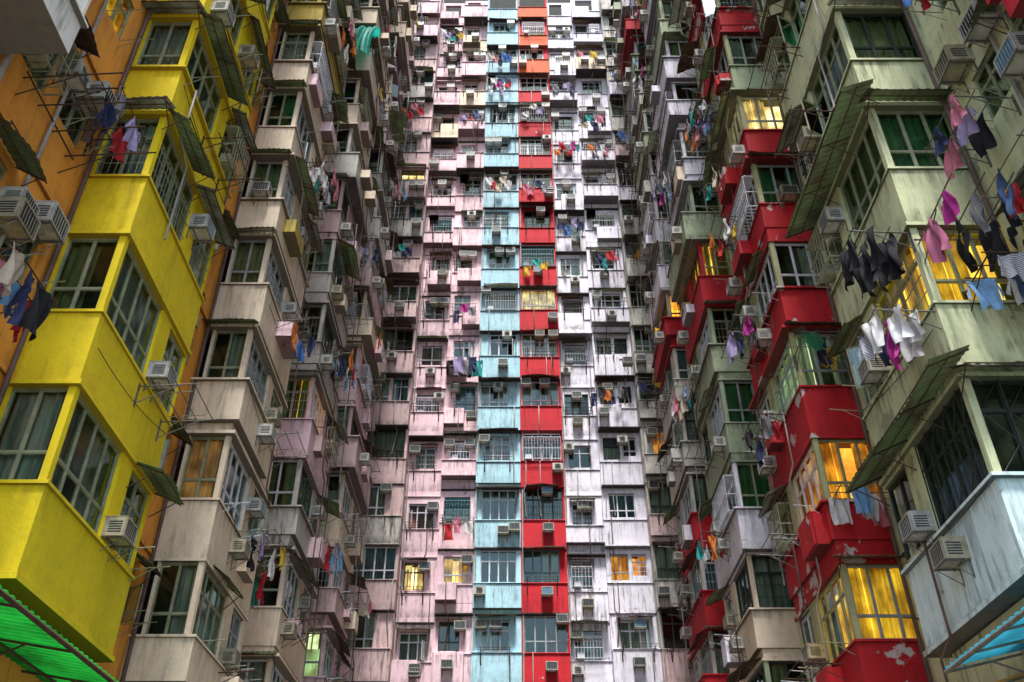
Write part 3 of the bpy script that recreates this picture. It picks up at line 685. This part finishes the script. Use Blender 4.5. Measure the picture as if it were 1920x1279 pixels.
rack(L['H0']['front'],.7,zk(6)+.9,1.5,[('shirt','navy'),('shirt','black'),('shirt','yellow'),('shirt','yellow')],STEEL)
for (f,k,n) in (('F0',12,6),('F1',12,6),('F1',13,6),('H0',12,5),('F0',10,4),('F1',9,5),('A0',13,4),('D0',14,6),('D0',11,5),('E0',11,4),('E0',13,3),('F0',14,4),('B0',16,5),('H0',9,5),('B1',4,3),('D0',15,5),('E0',9,3),('F1',15,5),('H0',14,5),('A0',9,4),('B1',13,4)):
    rack(L[f]['front'],.9,zk(k)+random.choice([-.15,.6,.2]),1.4,ritems(n),STEEL,False,.1)
rr=random.Random(5)
for b in ('L2','L3','L4','R2','R3','R4','L1','R1'):
    for k in range(0,15):
        if not vis(L[b]['side'].P.y,zk(k)): continue
        p=rr.random()
        base=.0 if b in('L1',) else (.36 if b[0]=='L' else .48)
        if b=='R1' and k<3: continue
        if (b,k) in (('R3',5),('R3',6),('R4',6),('R4',7)): continue
        if p<base: rack(L[b]['side'],rr.uniform(.9,2.8),zk(k)+rr.choice([-.2,.1,.7]),1.2,ritems(rr.randint(4,7)))
        elif p<base+.5: rack(L[b]['side'],rr.uniform(.9,2.8),zk(k)-.15,1.2,())
# ------------------------------------------------------------ teal netting, shop canopies
def tarp():
    F=L['L3']['front']; mb=MB()
    def fn(u,v): return (-.95+1.9*u+.1*math.sin(v*5),-.05-1.1*math.sin(v*1.9)-.10*math.sin(u*19+v*4)*v-.05*math.sin(u*41),-2.7*v*v-.25*math.sin(u*6)*v)
    mb.grid(fn,40,16)
    obj('tarpaulin',mb.mesh('tarpaulin',[AWT],True),F.pt(.85,.05,1.6+34.2),F.th,None,label='bunched teal netting draped from a high bay window',category='tarpaulin')
tarp()
def canopy(xo,xi,zo_,zi,ya,yb,am,label,trim):
    mb=MB(); n=int((yb-ya)/.04)
    def fn(u,v):
        y=ya+(yb-ya)*u; return (xi+(xo-xi)*v,y,zi+(zo_-zi)*v+.018*math.sin(y*2*math.pi/.16))
    mb.grid(fn,n,6,0)
    me=MB()
    for i in range(8):
        y=ya+(yb-ya)*i/7; me.tube((xi,y,zi-.05),(xo,y,zo_-.05),.018,0,6)
        me.tube((xi,y,zi-1.0),(xi+(xo-xi)*.7,y,zi+(zo_-zi)*.7-.06),.014,0,6)
    me.tube((xo,ya,zo_-.05),(xo,yb,zo_-.05),.03,0,6); me.tube(((xi+xo)/2,ya,(zi+zo_)/2-.05),((xi+xo)/2,yb,(zi+zo_)/2-.05),.02,0,6)
    r=obj('shop_canopy',me.mesh('canopy_frame',[trim]),(0,0,0),0,None,label=label,category='canopy')
    obj('roof_sheet',mb.mesh('roof_sheet',[am]),(0,0,0),0,r)
canopy(-5.3,-7.45,1.6+3.5,1.6+3.85,6.5,17.5,AWGG,'bright green corrugated shop canopy beneath yellow flats',RUST)
canopy(5.75,8.0,1.6+3.6,1.6+4.1,6.5,12.4,AWBL,'blue corrugated shop canopy beneath white flats',STEEL)
canopy(5.9,8.0,1.6+3.3,1.6+3.9,12.45,17.5,AWOR,'warm orange corrugated shop canopy beneath red flats',STEEL)
gm=plain('courtyard_concrete',(.15,.145,.14),.85,0,.3,.8)
mb=MB(); mb.grid(lambda u,v:(-300+600*u,-300+600*v,0),4,4)
obj('ground',mb.mesh('ground',[gm]),(0,0,0),0,None,kind='structure')
# ------------------------------------------------------------ light
w=bpy.data.worlds.new('World'); S.world=w; w.use_nodes=True; nt=w.node_tree
sky=nt.nodes.new('ShaderNodeTexSky'); sky.sky_type='NISHITA'; sky.sun_disc=False
el,az=math.radians(67),math.radians(181)
sky.sun_elevation=el; sky.sun_rotation=az; sky.air_density=1.2; sky.dust_density=2; sky.ozone_density=1.5
nt.links.new(sky.outputs[0],nt.nodes['Background'].inputs[0]); nt.nodes['Background'].inputs[1].default_value=.31
sd=bpy.data.lights.new('sun','SUN'); sd.energy=7.4; sd.angle=math.radians(11); sd.color=(1,.96,.92)
so=bpy.data.objects.new('sun',sd); COL.objects.link(so)
d=Vector((math.sin(az)*math.cos(el),math.cos(az)*math.cos(el),math.sin(el)))
so.rotation_euler=d.to_track_quat('Z','Y').to_euler(); so.location=(0,-20,70)
# ------------------------------------------------------------ camera
cd=bpy.data.cameras.new('camera'); cd.sensor_width=36; cd.lens=1715/1920*36; cd.clip_end=900; cd.clip_start=.1
co=bpy.data.objects.new('camera',cd); COL.objects.link(co); co.location=(0,0,1.6)
co.rotation_euler=(math.radians(90+35.9),0,0); S.camera=co
